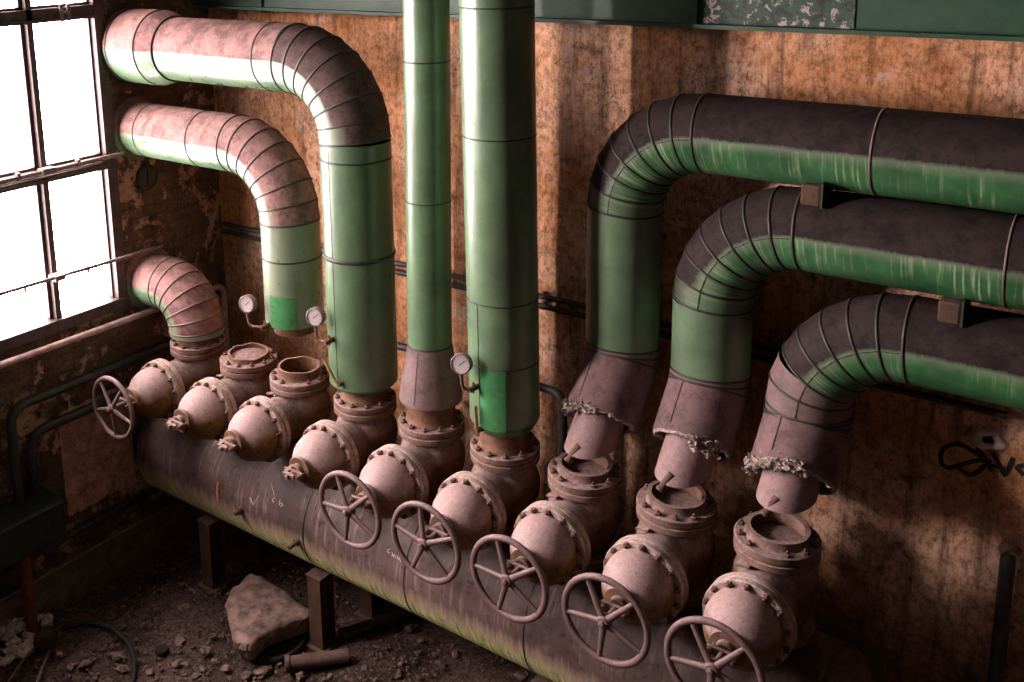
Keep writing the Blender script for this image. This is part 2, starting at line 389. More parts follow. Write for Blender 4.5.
ORG = {}
def link(name, me, parent=None, loc=None, org=None, label=None):
    o = bpy.data.objects.new(name, me); COL.objects.link(o)
    if parent: o.parent = parent
    if loc is not None: o.location = loc
    ORG[o] = Vector(org) if org is not None else Vector()
    if label: o['label'] = label
    return o
def thing(name, label, cat, loc=(0, 0, 0), group=None):
    o = bpy.data.objects.new(name, None); o.empty_display_size = .1; COL.objects.link(o); o.location = loc; ORG[o] = Vector(loc)
    return tag(o, label, cat, group)
def tag(o, label, cat, group=None, kind=None):
    o['label'] = label
    if cat: o['category'] = cat
    if group: o['group'] = group
    if kind: o['kind'] = kind
    return o
def struct(o, label=None, cat=None):
    o['kind'] = 'structure'
    if label: o['label'] = label
    if cat: o['category'] = cat
    return o
def smooth_path(pts, rad=.1, n=8):
    """corner points -> polyline with rounded corners"""
    pts = [Vector(p) for p in pts]; out = [pts[0]]
    rr = rad if isinstance(rad, (list, tuple)) else [rad]*(len(pts)-2)
    nn = n if isinstance(n, (list, tuple)) else [n]*(len(pts)-2)
    for i in range(1, len(pts)-1):
        a, b, c = pts[i-1], pts[i], pts[i+1]; d0 = (a-b).normalized(); d1 = (c-b).normalized()
        th = d0.angle(d1); R = rr[i-1]; t = R/math.tan(th/2)
        p0, p1 = b+d0*t, b+d1*t
        ctr = b+(d0+d1).normalized()*(R/math.sin(th/2))
        e0, e1 = p0-ctr, p1-ctr; ang = e0.angle(e1); ax = e0.cross(e1).normalized()
        for k in range(nn[i-1]+1): out.append(ctr+Matrix.Rotation(ang*k/nn[i-1], 3, ax) @ e0)
    return out+[pts[-1]]

# ------------------------------------------------------------------ the room
XR, YF, ZC = 12.0, -9.5, 4.6
KEY = (-4.05, -5.25, 1.7, 4.25)
def build_room():
    m = MB(); nx, ny = 150, 130
    vs = []; fs = []
    for j in range(ny+1):
        for i in range(nx+1):
            x = XW-.3+(XR+.3-XW)*(i/nx)**1.6; y = YB+.2-(YB+.2-YF)*(j/ny)**1.4
            p = Vector((x, y, 0)); z = mnoise.fractal(p*1.7, 1., 2.1, 5)*.045+mnoise.noise(p*9)*.012
            vs.append((x, y, FLOOR-.02+z))
    for j in range(ny):
        for i in range(nx): a = j*(nx+1)+i; fs.append((a, a+1, a+nx+2, a+nx+1))
    m.add(vs, fs, True); struct(m.build('floor', 'floor'), 'dark dirt floor strewn with grit')
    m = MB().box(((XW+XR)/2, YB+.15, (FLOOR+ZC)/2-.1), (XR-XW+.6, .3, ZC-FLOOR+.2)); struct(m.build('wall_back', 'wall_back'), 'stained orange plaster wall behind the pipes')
    m = MB().box(((XW+XR)/2, (YB+YF)/2, ZC+.1), (XR-XW+.6, YB-YF+.6, .2)); struct(m.build('ceiling', 'ceil'))
    m = MB().box((XR+.15, (YB+YF)/2, (FLOOR+ZC)/2), (.3, YB-YF+.6, ZC-FLOOR)); struct(m.build('wall_right', 'dark_wall'))
    # left wall and front wall, each with a tall steel window let in
    def opening(name, mat, lo, hi, span, z0, z1, left, label):
        """a wall box of thickness .4 with one opening"""
        m = MB(); q = lambda s0, s1, za, zb: m.box((XW-.2, (s0+s1)/2, (za+zb)/2), (.4, s1-s0, zb-za)) if left else m.box(((s0+s1)/2, YF-.2, (za+zb)/2), (s1-s0, .4, zb-za))
        q(lo, hi, FLOOR-.1, z0); q(lo, hi, z1, ZC); q(lo, span[0], z0, z1); q(span[1], hi, z0, z1)
        struct(m.build(name, mat), label)
    def window(n, label, a, b, z0, z1, left, pane, bars, rows, first):
        """a, b: ends of the opening (a is the end the survey starts from)"""
        cen = (XW, (a+b)/2, z0) if left else ((a+b)/2, YF, z0)
        w = struct(thing('window_%d' % n, label, None, cen)); sg = 1 if b > a else -1; L = abs(b-a)
        def bx(m, s, d, z, ls, ld, lz):
            if left: m.box((XW+d, s, z), (ld, ls, lz))
            else: m.box((s, YF+d, z), (ls, ld, lz))
        fr = MB(); zc = (z0+z1)/2; xs = -.02
        bx(fr, a+sg*.055, xs, zc, .11, .14, z1-z0); bx(fr, a+sg*.115, xs-.03, zc, .03, .06, z1-z0)
        bx(fr, b-sg*.05, xs, zc, .10, .14, z1-z0); bx(fr, (a+b)/2, xs, z0+.055, L, .18, .11); bx(fr, (a+b)/2, xs, z1-.05, L, .14, .1)
        fr.build('window_frame', 'frame', w)
        mm = MB(); s = a+sg*first
        while abs(s-a) < L-.2:
            bx(mm, s, xs, zc, .055, .12, z1-z0); bx(mm, s, xs-.02, zc, .125, .05, z1-z0); s += sg*bars
        mm.build('mullion', 'frame', w); mm = MB()
        for zz in rows:
            bx(mm, (a+b)/2, xs, zz, L-.1, .12, .10); bx(mm, (a+b)/2, xs+.01, zz-.055, L-.1, .15, .03); bx(mm, (a+b)/2, xs-.02, zz, L-.1, .05, .15)
        mm.build('transom', 'frame', w); gl = MB(); bx(gl, (a+b)/2, -.11, zc, L, .012, z1-z0); gl.build('panes', pane, w)
        if n == 1:
            h = MB(); q = a-.42; zz = 3.225
            h.box((XW+.065, q-.035, zz), (.02, .03, .15)); h.box((XW+.065, q+.035, zz), (.02, .03, .15)); h.box((XW+.068, q, zz), (.02, .09, .025)); h.build('hinge', 'steel', w)
    LW = (-3.03, -.29)
    opening('wall_left', 'wall_left', -3.9, YB, LW, .33, 4.35, True, 'dark crumbling masonry wall with patches of plaster')
    opening('wall_left_front', 'wall_left', YF, -3.9, (KEY[1], KEY[0]), KEY[2], KEY[3], True, 'dark masonry wall towards the front of the hall')
    m = MB().box(((XW+XR)/2, YF-.15, (FLOOR+ZC)/2), (XR-XW+.6, .3, ZC-FLOOR)); struct(m.build('wall_front', 'dark_wall'))
    window(1, 'tall steel framed window with bright frosted panes', LW[1], LW[0], .33, 4.35, True, 'pane', .65, (1.805, 3.225), .76)
    window(2, 'narrower steel framed window further along the left wall', KEY[0], KEY[1], KEY[2], KEY[3], True, 'pane_sun', .65, ((KEY[2]+KEY[3])/2,), .65)
    # steel beam along the head of the back wall
    b = MB(); zb = 3.168; zt = 3.40
    b.box(((XW+XR)/2+.0, YB-.06, (zb+zt)/2), (XR-XW, .12, zt-zb)); b.box(((XW+XR)/2, YB-.10, zb-.0), (XR-XW, .2, .028)); b.box(((XW+XR)/2, YB-.10, zt), (XR-XW, .2, .028))
    bo = struct(b.build('trim_1', 'beam'), 'green painted steel beam along the head of the back wall')
    p0 = hit(704, 12, 1, YB-.125); p1 = hit(855, 14, 1, YB-.125)
    MB().box(((p0.x+p1.x)/2, YB-.124, (zb+zt)/2), (p1.x-p0.x, .012, zt-zb-.035)).build('flaking_panel', 'peel', bo, label='panel of flaking pale paint on the beam')
    for px in (696, 262): MB().box((hit(px, 12, 1, YB-.13).x, YB-.135, (zb+zt)/2), (.03, .03, zt-zb)).build('stiffener', 'beam', bo)
    c = MB().box(((XW+XR)/2, YB-.05, 4.0), (XR-XW, .1, 1.15)); struct(c.build('trim_2', 'ceil'), 'dark wall band above the beam')
    # plinth of the left wall and the dark corner pier
    pl = MB().box((XW+.07, -4.2, (FLOOR-1.93)/2-.03), (.14, 10.4, -1.93-FLOOR+.06)); struct(pl.build('baseboard_left', 'plinth'), 'low concrete plinth along the left wall')
    pr = MB().box((XW+.06, -.02, .9), (.12, .13, 2.4)) if False else None
build_room()

# ------------------------------------------------------------------ header drum
drum = thing('header_drum', 'long horizontal brown header drum with mossy flank carrying the row of valves', 'tank', (2.8, 0, HZ))
dm = MB(); X0, X1 = -.42, 6.02
xs = [X0+(X1-X0)*i/30 for i in range(31)]
dm.sweep([(x, 0, HZ) for x in xs], HR, 64); dm.build('shell', 'drum', drum)
for sx, x in ((-1, X0), (1, X1)):
    e = MB().lathe([(HR, 0), (HR*.97, .05), (HR*.85, .11), (HR*.6, .16), (HR*.3, .185), (.001, .19)], (x, 0, HZ), (sx, 0, 0), 48, False, False); e.build('end_cap', 'drum', drum)
for q in ((304, 520), (404, 590), (523, 640)):
    x = hit_drum(q[0], q[1], HR, HZ).x
    MB().loop([Vector((x, HR*math.cos(2*PI*k/64), HZ+HR*math.sin(2*PI*k/64))) for k in range(64)], .004, 6, .001).build('weld_seam', 'band', drum)
for i, x in enumerate(XV):
    MB().lathe([(.19, -.62), (.195, -.66), (.21, -.70), (.24, -.76)], (x, 0, 0), (0, 0, 1), 32, False, False).build('nozzle', 'rustneck', drum)
for q, l in (((241, 510), .07), ((298, 541), .10)):
    p = hit_drum(q[0], q[1], HR, HZ); d = Vector((0, p.y, p.z-HZ)).normalized()
    n = MB().lathe([(.034, -.01), (.034, .03), (.022, .032), (.022, l)], p, d+Vector((-.15, 0, -.1)), 14); n.build('drain_nipple', 'post', drum)
def strokes(name, lines, mat, r=.006, off=.004):
    m = MB()
    for L in lines:
        pts = []
        for q in L:
            p = hit_drum(q[0], q[1], HR, HZ); d = Vector((0, p.y, p.z-HZ)).normalized(); pts.append(Vector((p.x, 0, HZ))+d*(HR+.001))
        m.sweep(pts, r, 5, None, True, True)
    m.build(name, mat, drum)
c3 = lambda L: [(140+x/5.12, 470+y/5.12) for x, y in L]
c4 = lambda L: [(300+x/3.746, 500+y/3.746) for x, y in L]
strokes('chalk_mark', [c3([(562, 140), (580, 178), (608, 132)]), c3([(690, 140), (678, 150), (682, 165), (694, 158), (690, 140), (698, 170)]), c3([(718, 150), (712, 175), (722, 188), (732, 178), (724, 168), (714, 175)])], 'chalk', .0035)
strokes('chalk_mark', [c4([(338, 183), (330, 186), (329, 195), (336, 198)]), c4([(345, 213), (346, 200), (352, 214), (354, 202)]), c4([(358, 206), (360, 218)]), c4([(365, 208), (367, 222), (372, 224)]), c4([(372, 214), (378, 232)])], 'chalk', .0035)
strokes('paint_fleck', [c3([(402, 65), (398, 110), (402, 155)])], 'rag', .016)
# legs of the drum
def post(x, y, label, grp='steel posts carrying the drum'):
    t = thing('support_post', label, 'post', (x, y, FLOOR), grp)
    top = HZ-math.sqrt(HR*HR-(abs(y)-.095)**2)-.012
    m = MB(); w, d, th = .15, .16, .014
    m.box((x, y-d/2, (FLOOR+top)/2), (w, th, top-FLOOR)); m.box((x, y+d/2, (FLOOR+top)/2), (w, th, top-FLOOR)); m.box((x, y, (FLOOR+top)/2), (th, d, top-FLOOR))
    m.build('column', 'post', t)
    MB().box((x, y, FLOOR+.008), (.24, .26, .024)).build('base_plate', 'post', t)
    MB().box((x, y, top), (.17, .19, .016)).build('cap_plate', 'post', t)
for x, y, l in ((.34, -.28, 'short rusty post under the drum, furthest back by the left wall'), (1.78, -.28, 'rusty steel post under the drum beside the concrete slab'), (4.05, -.28, 'rusty post under the drum at the bottom edge of the photo'), (1.86, .3, 'rear post under the drum in shadow behind the slab post')):
    post(x, y, l)
post(.42, .3, 'rear post under the drum in deep shadow by the corner')

# ------------------------------------------------------------------ globe valves
CACHE = {}
def cached(key, fn, mat):
    if key not in CACHE: CACHE[key] = fn().mesh(key, mat)
    return CACHE[key]
def put(name, me, parent, loc=(0, 0, 0), rot=None):
    o = bpy.data.objects.new(name, me); COL.objects.link(o); o.parent = parent; o.location = loc
    if rot is not None: o.rotation_euler = rot
    return o
def body_mb():
    m = MB()
    m.lathe([(.001, -.55), (.185, -.55), (.19, -.50), (.225, -.44), (.258, -.36), (.268, -.28), (.262, -.22), (.235, -.15), (.20, -.10), (.188, -.07), (.19, -.03), (.001, -.03)], (0, 0, 0), (0, 0, 1), 56, False, False)
    m.lathe([(.001, -.06), (.20, -.06), (.205, .2), (.208, .30), (.216, .36), (.235, .41), (.235, .44), (.001, .44)], (0, 0, ZF), (0, -1, 0), 56, False, False)
    return m
def remeshed(m, vox, mat, key):
    me = m.mesh(key+'_raw', None); o = bpy.data.objects.new(key, me); COL.objects.link(o)
    md = o.modifiers.new('r', 'REMESH'); md.mode = 'VOXEL'; md.voxel_size = vox
    sm = o.modifiers.new('s', 'SMOOTH'); sm.iterations = 6; sm.factor = .5
    dg = bpy.context.evaluated_depsgraph_get(); out = bpy.data.meshes.new_from_object(o.evaluated_get(dg))
    out.name = key; bpy.data.objects.remove(o)
    for p in out.polygons: p.use_smooth = True
    out.materials.clear(); out.materials.append(MT[mat]); CACHE[key] = out
remeshed(body_mb(), .013, 'iron', 'valve_body')
def bolt_mb():
    m = MB(); hexr = lambda r, z: [Vector((r*1.15*math.cos(PI/3*k), r*1.15*math.sin(PI/3*k), z)) for k in range(6)]
    m.rings([hexr(.019, -.002), hexr(.019, .016), hexr(.015, .020)], False, True, True)
    m.lathe([(.009, .018), (.009, .034), (.005, .038)], (0, 0, 0), (0, 0, 1), 10); return m
def topflange_mb():
    m = MB(); m.lathe([(.19, -.075), (.258, -.075), (.265, -.069), (.265, -.030), (.258, -.024), (.19, -.024)], seg=56)
    m.lathe([(.19, -.017), (.258, -.017), (.265, -.011), (.265, ZT-.006), (.258, ZT), (.16, ZT)], seg=56); m.lathe([(.235, -.026), (.235, -.015)], seg=48, cap=False); return m
def openflange_mb(): return MB().lathe([(.17, -.075), (.258, -.075), (.265, -.069), (.265, -.030), (.258, -.024), (.20, -.024), (.20, -.017), (.258, -.017), (.265, -.011), (.265, ZT-.006), (.258, ZT), (.17, ZT), (.17, -.075)], seg=56, cap=False)
def bonflange_mb():
    m = MB()
    for a, b in ((.405, .455), (.462, .51)): m.lathe([(.18, a), (.272, a), (.279, a+.007), (.279, b-.007), (.272, b), (.18, b)], (0, 0, ZF), (0, -1, 0), 60)
    m.lathe([(.25, .45), (.25, .465)], (0, 0, ZF), (0, -1, 0), 48, cap=False); return m
def bonnet_mb():
    return MB().lathe([(.232, .0), (.237, .045), (.232, .095), (.217, .145), (.19, .195), (.15, .237), (.114, .262), (.09, .274), (.082, .297)], (0, -.505, ZF), (0, -.3, ZB-ZF), 48, False)
def gland_mb():
    m = MB(); m.lathe([(.082, .79), (.105, .79), (.11, .795), (.11, .818), (.105, .823), (.06, .823), (.06, .86), (.05, .865)], (0, 0, ZB), (0, -1, 0), 32)
    m.box((0, -.875, ZB), (.19, .022, .055), None, .006); return m
def stud_mb(): return MB().lathe([(.011, .80), (.011, .93)], (0, 0, 0), (0, -1, 0), 10).lathe([(.021, .888), (.021, .905)], (0, 0, 0), (0, -1, 0), 6)
def yoke_mb():
    m = MB()
    for s in (-1, 1): m.bar((s*.07, -.80, ZB-.02*s), (s*.045, -.92, ZB-.01*s), .03, .022)
    m.box((0, -.925, ZB), (.12, .028, .05), None, .008); return m
def stem_mb(l): return MB().lathe([(.021, .82), (.021, l-.01), (.016, l)], (0, 0, ZB), (0, -1, 0), 14)
def rim_mb():
    m = MB(); n = 64; c = [Vector((RW*math.cos(2*PI*k/n), 0, RW*math.sin(2*PI*k/n))) for k in range(n)]
    rr = []
    for p in c:
        d = p.normalized(); rr.append([p+d*(.0225*math.cos(2*PI*j/12))+Vector((0, .020*math.sin(2*PI*j/12), 0)) for j in range(12)])
    m.rings(rr+[rr[0]]); return m
def spoke_mb():
    m = MB(); rs = []
    for t in range(7):
        r = .03+(RW-.035)*t/6; w = .024-.008*t/6; h = .016-.003*t/6; yy = -.018*(1-t/6)
        rs.append([Vector((r, yy+h*math.sin(2*PI*j/10), w*math.cos(2*PI*j/10))) for j in range(10)])
    m.rings(rs); return m
def hub_mb(): return MB().lathe([(.042, -.02), (.045, .03), (.036, .042), (.018, .044)], (0, 0, 0), (0, -1, 0), 20).lathe([(.022, .044), (.022, .06), (.012, .066)], (0, 0, 0), (0, -1, 0), 6)
def rimcollar_mb(h, r=.195, t=.022, jag=.0):
    m = MB(); n = 56; f = lambda k: jag*mnoise.noise(Vector((math.cos(k)*1.6, math.sin(k)*1.6, h*9)))
    P = lambda r_, z, j=0: [Vector((r_*math.cos(2*PI*k/n), r_*math.sin(2*PI*k/n), z+(f(2*PI*k/n) if j else 0))) for k in range(n)]
    rs = [P(r+.008, ZT-.002), P(r, ZT+.02), P(r, h, 1)]; m.rings(rs); m.rings([P(r, h, 1), P(r-t, h, 1)]); m.rings([P(r-t, h, 1), P(r-t, -.06)]); return m

def valve(i, label, top, wheel, wrot=0.):
    t = thing('globe_valve', label, 'valve', (XV[i], 0, 0), 'row of globe valves on the header drum')
    put('body', CACHE['valve_body'], t)
    if top == 'joined': tf = put('top_flange', cached('topflange', topflange_mb, 'flange'), t)
    else: tf = put('top_flange', cached('openflange', openflange_mb, 'flange'), t)
    bm = cached('bolt', bolt_mb, 'bolt')
    for k in range(12):
        a = 2*PI*(k+.5)/12+i*.17
        if top != 'joined' and (k*7+i) % 5 == 0: continue
        put('bolt', bm, tf, (.232*math.cos(a), .232*math.sin(a), ZT), (0, 0, a))
    put('base_flange', cached('baseflange', lambda: MB().lathe([(.18, -.605), (.255, -.605), (.26, -.6), (.26, -.545), (.255, -.54), (.18, -.54)], seg=48), 'rustneck'), t)
    bf = put('bonnet_flange', cached('bonflange', bonflange_mb, 'bflange'), t)
    for k in range(14):
        a = 2*PI*(k+.5)/14
        put('bolt', bm, bf, (.257*math.cos(a), -.51, ZF+.257*math.sin(a)), (PI/2, 0, 0))
    put('bonnet', cached('bonnet', bonnet_mb, 'bonnet'), t)
    gl = put('gland', cached('gland', gland_mb, 'iron'), t)
    for s in (-1, 1): put('stud', cached('stud', stud_mb, 'bolt'), gl, (s*.072, 0, ZB))
    if top == 'open': put('pipe_stub', cached('stub%d' % i, lambda: rimcollar_mb(.12 if i == 2 else .085, .188, .02, .02), 'rustneck'), t); 
    if top == 'open': put('dust_shade_fill', cached('fill%d' % i, lambda: MB().lathe([(.17, (-.01 if i == 2 else .05)), (.1, (-.03 if i == 2 else .065)), (.001, (-.04 if i == 2 else .07))], seg=32, sharp=False, cap=False), 'black' if i == 2 else 'dirt_in'), t)  # under the cut pipe the fill is a black disc painting the hollow's shade
    if top == 'rim':
        put('rim_collar', cached('rimc', lambda: rimcollar_mb(.095, .195, .03, .006), 'flange'), t)
        put('dust_shade_fill', cached('fillr', lambda: MB().lathe([(.17, .015), (.11, .024), (.001, .03)], seg=32, sharp=False, cap=False), 'dirt_in'), t)
    if wheel:
        put('stem', cached('stem', lambda: stem_mb(1.0), 'wheel'), t)
        w = put('hand_wheel', cached('rim', rim_mb, 'wheel'), t, (0, YW, ZB), (0, -wrot, 0))
        for k in range(5): put('spoke', cached('spoke', spoke_mb, 'wheel'), w, (0, 0, 0), (0, 2*PI*k/5, 0))
        put('hub', cached('hub', hub_mb, 'wheel'), w)
    else:
        put('stem', cached('stem2', lambda: stem_mb(.965), 'wheel'), t)
        put('yoke', cached('yoke', yoke_mb, 'iron'), t)
    if top != 'joined':
        m = MB(); a = -2.05; m.box((.262*math.cos(a), .262*math.sin(a), -.095), (.06, .10, .012), Matrix.Rotation(a+.3, 3, 'Z') @ Matrix.Rotation(.25, 3, 'X')); put('tag_plate', m.mesh('tag', 'flange'), t)
D = math.radians
valve(0, 'globe valve with handwheel nearest the window wall, under the short wall elbow', 'joined', True, D(55))
valve(1, 'wheelless globe valve with open dust-filled top, next to the short wall elbow', 'open', False)
valve(2, 'wheelless globe valve with open dark top below the cut green pipe', 'open', False)
valve(3, 'wheelless globe valve bolted under the wide speckled green pipe', 'joined', False)
valve(4, 'globe valve with handwheel under the pipe with a flared brown cone', 'joined', True, D(115))
valve(5, 'globe valve with handwheel under the thick upright pipe with bright green patch', 'joined', True, D(99))
valve(6, 'globe valve with handwheel below the topmost right-hand elbow pipe, rim open', 'rim', True, D(109))
valve(7, 'globe valve with handwheel below the middle right-hand elbow pipe, rim open', 'rim', True, D(118))
valve(8, 'globe valve with handwheel nearest the camera, last in the row, rim open', 'rim', True, D(121))

# ------------------------------------------------------------------ lagged pipes
def ringz(c, r, n=48): return [Vector((c[0]+r*math.cos(2*PI*k/n), c[1]+r*math.sin(2*PI*k/n), c[2])) for k in range(n)]
def ringx(c, r, n=48): return [Vector((c[0], c[1]+r*math.cos(2*PI*k/n), c[2]+r*math.sin(2*PI*k/n))) for k in range(n)]
def bands(rings, parent, r=.006, mat='band', out=.001):
    for g in rings: MB().loop(g, r, 6, out).build('seam_band', mat, parent)
def seam(parent, pts, n=8, r=.007, w=.004, mat='band'):
    m = MB(); m.sweep(pts, w, 6, None, True, True)
    pts = [Vector(p) for p in pts]
    for i in range(n):
        t = (i+.5)/n*(len(pts)-1); j = int(t); p = pts[j].lerp(pts[min(j+1, len(pts)-1)], t-j); m.blob(p, (r, r, r), 0, 0, 1)
    m.build('riveted_seam', mat, parent)
def collar(x, z, R, parent, mat='pipe_left', w=.06):
    MB().lathe([(R, 0), (R+w*.9, 0), (R+w, .012), (R+w*.8, .035), (R+.004, .05)], (XW+.004, 0, z), (1, 0, 0), 48).build('wall_collar', mat, parent)
def patch(parent, c, R, a0, a1, z0, z1, mat='patch', t=.006):
    m = MB(); n = 20; f = lambda a, r, z: Vector((c[0]+r*math.cos(a), c[1]+r*math.sin(a), z))
    A = [D(a0+(a1-a0)*k/n) for k in range(n+1)]
    lo = [f(a, R+t, z0) for a in A]; hi = [f(a, R+t, z1) for a in A]; li = [f(a, R, z0) for a in A]; hi2 = [f(a, R, z1) for a in A]
    m.rings([li, lo, hi, hi2], False, closed=False)
    for e in (0, n): m.add([li[e], lo[e], hi[e], hi2[e]], [(0, 1, 2, 3)], False)
    m.build('patch_plate', mat, parent)

def neck(t, i, top): MB().lathe([(.21, ZT+.002), (.20, ZT+.03), (.192, ZT+.06), (.19, top)], (XV[i], 0, 0), (0, 0, 1), 40, False, False).build('neck', 'rustneck', t)
# V1: short segmented elbow out of the window wall
t = thing('elbow_pipe', 'short dusty segmented elbow pipe between window wall and first valve', 'pipe', (XV[0], 0, ZT))
pts = smooth_path([(XW+.004, 0, .53), (0, 0, .53), (0, 0, .12)], .37, 6)
m = MB(); r = m.sweep(pts, [.26]+[.262]*7+[.262], 48, range(1, 8)); m.build('jacket', 'pipe_left', t)
bands([r[i] for i in range(1, 8)], t, .006, 'wheel'); collar(XW, .53, .262, t, 'pipe_left', .05)
MB().lathe([(.262, .12), (.20, .115), (.19, .11)], (0, 0, 0), (0, 0, 1), 40, True, False).build('end_plate', 'rustneck', t); neck(t, 0, .13)

# V3: cut pipe coming from the wall
t = thing('lagged_pipe', 'dusty pipe elbowing down from the window wall and cut off above an open valve', 'pipe', (XV[2], 0, .38), 'lagged pipes from the window wall')
x = XV[2]-.02; R = .258
pts = smooth_path([(XW+.004, 0, 2.055), (x, 0, 2.055), (x, 0, .545)], .60, 7)
m = MB(); r = m.sweep(pts, R, 48, range(1, 9)); m.build('jacket', 'pipe_left', t)
bands([r[i] for i in range(1, 9)], t); bands([ringx((-.42, 0, 2.055), R), ringx((.33, 0, 2.055), R)], t, .005)
bands([ringz((x, 0, 1.14), R)], t, .005)
collar(XW, 2.055, R, t, 'pipe_left', .05)
MB().lathe([(.001, .47), (.185, .45), (.19, .455), (.19, .56)], (x, 0, 0), (0, 0, 1), 40, True, False).build('inner_pipe', 'rustneck', t)
MB().lathe([(.19, .555), (R-.005, .545), (R, .55)], (x, 0, 0), (0, 0, 1), 40, True, False).build('end_plate', 'rustneck', t)
patch(t, (x, 0), R, -97, -43, .55, .84, 'patch')
# V4: wide pipe
t = thing('lagged_pipe', 'widest green pipe, running from the window wall near the beam and elbowing down', 'pipe', (XV[3], 0, ZT), 'lagged pipes from the window wall')
x = XV[3]-.005; R = .288; z = 2.86
pts = smooth_path([(-.02, 0, z), (x, 0, z), (x, 0, .20)], .62, 7)
m = MB(); r = m.sweep(pts[:2], R, 56); m.build('jacket', 'pipe_left', t); ra = r
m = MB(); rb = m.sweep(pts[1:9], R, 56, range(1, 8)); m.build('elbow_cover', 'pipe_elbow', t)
m = MB(); rc = m.sweep(pts[8:], R, 56); m.build('upright_jacket', 'pipe_mid', t)
r = [ra[0]]+rb+[rc[1]]
m = MB().lathe([(.35, -.695), (.35, -.19), (.348, -.18), (.30, 0.), (.288, .0)], (0, 0, z), (1, 0, 0), 56, True, False); m.build('wide_sleeve', 'pipe_left', t)
bands([ringx((-.6, 0, z), .35), ringx((-.19, 0, z), .35), ringx((0, 0, z), .296)], t, .006)
bands([r[i] for i in range(1, 9)], t); bands([ringx((1.28, 0, z), R)], t, .005)
bands([ringz((x, 0, zz), R) for zz in (2.10,)], t, .006); bands([ringz((x, 0, 1.30), R)], t, .012)
A = D(-97); seam(t, [(x+R*math.cos(A), R*math.sin(A), .22), (x+R*math.cos(A), R*math.sin(A), 2.2)], 9, .006, .003)
MB().lathe([(R, .20), (R-.03, .165), (.19, .155)], (x, 0, 0), (0, 0, 1), 48, True, False).build('end_plate', 'pipe_mid', t); neck(t, 3, .17)
# V5: slim upright with flared cone
t = thing('lagged_pipe', 'slim upright green pipe with a flared brown cone at its foot', 'pipe', (XV[4], 0, ZT), 'upright pipes')
x = XV[4]; R = .174
lean = .014; m = MB(); m.sweep([(x, 0, .66), (x+lean*3.9, 0, 4.55)], R, 48); m.build('jacket', 'pipe_mid', t)
MB().lathe([(.252, .22), (.252, .25), (R+.004, .67), (R-.01, .675)], (x, 0, 0), (0, 0, 1), 48, True, False).build('flared_cone', 'dusty_jacket', t)
MB().lathe([(.252, .22), (.2, .225), (.19, .2)], (x, 0, 0), (0, 0, 1), 48, True, False).build('end_plate', 'rustneck', t); neck(t, 4, .23)
bands([ringz((x+lean*(zz-.66), 0, zz), R) for zz in (1.85, 2.92, .68)], t, .004)
A = D(-84); seam(t, [(x+.252*math.cos(A), .252*math.sin(A), .25), (x+.178*math.cos(A), .178*math.sin(A), .66)], 5, .005, .004)
# V6: thick upright
t = thing('lagged_pipe', 'thick upright green pipe with a bright green patch plate near its foot', 'pipe', (XV[5], 0, ZT), 'upright pipes')
x = XV[5]; R = .264
lean = -.0145; m = MB(); m.sweep([(x, 0, .27), (x+lean*4.28, 0, 4.55)], R, 56); m.build('jacket', 'pipe_mid', t)
MB().lathe([(.19, .19), (.215, .19), (R-.002, .27)], (x, 0, 0), (0, 0, 1), 56, True, False).build('foot_taper', 'pipe_mid', t); neck(t, 5, .2)
bands([ringz((x+lean*(zz-.27), 0, zz), R) for zz in (.735, 1.22, 2.43, 3.34)], t, .004)
patch(t, (x, 0), R, -98, -55, .26, .735)
A = D(-100); seam(t, [(x+R*math.cos(A), R*math.sin(A), .28), (x+lean*.95+R*math.cos(A), R*math.sin(A), 1.22)], 8, .006, .003)

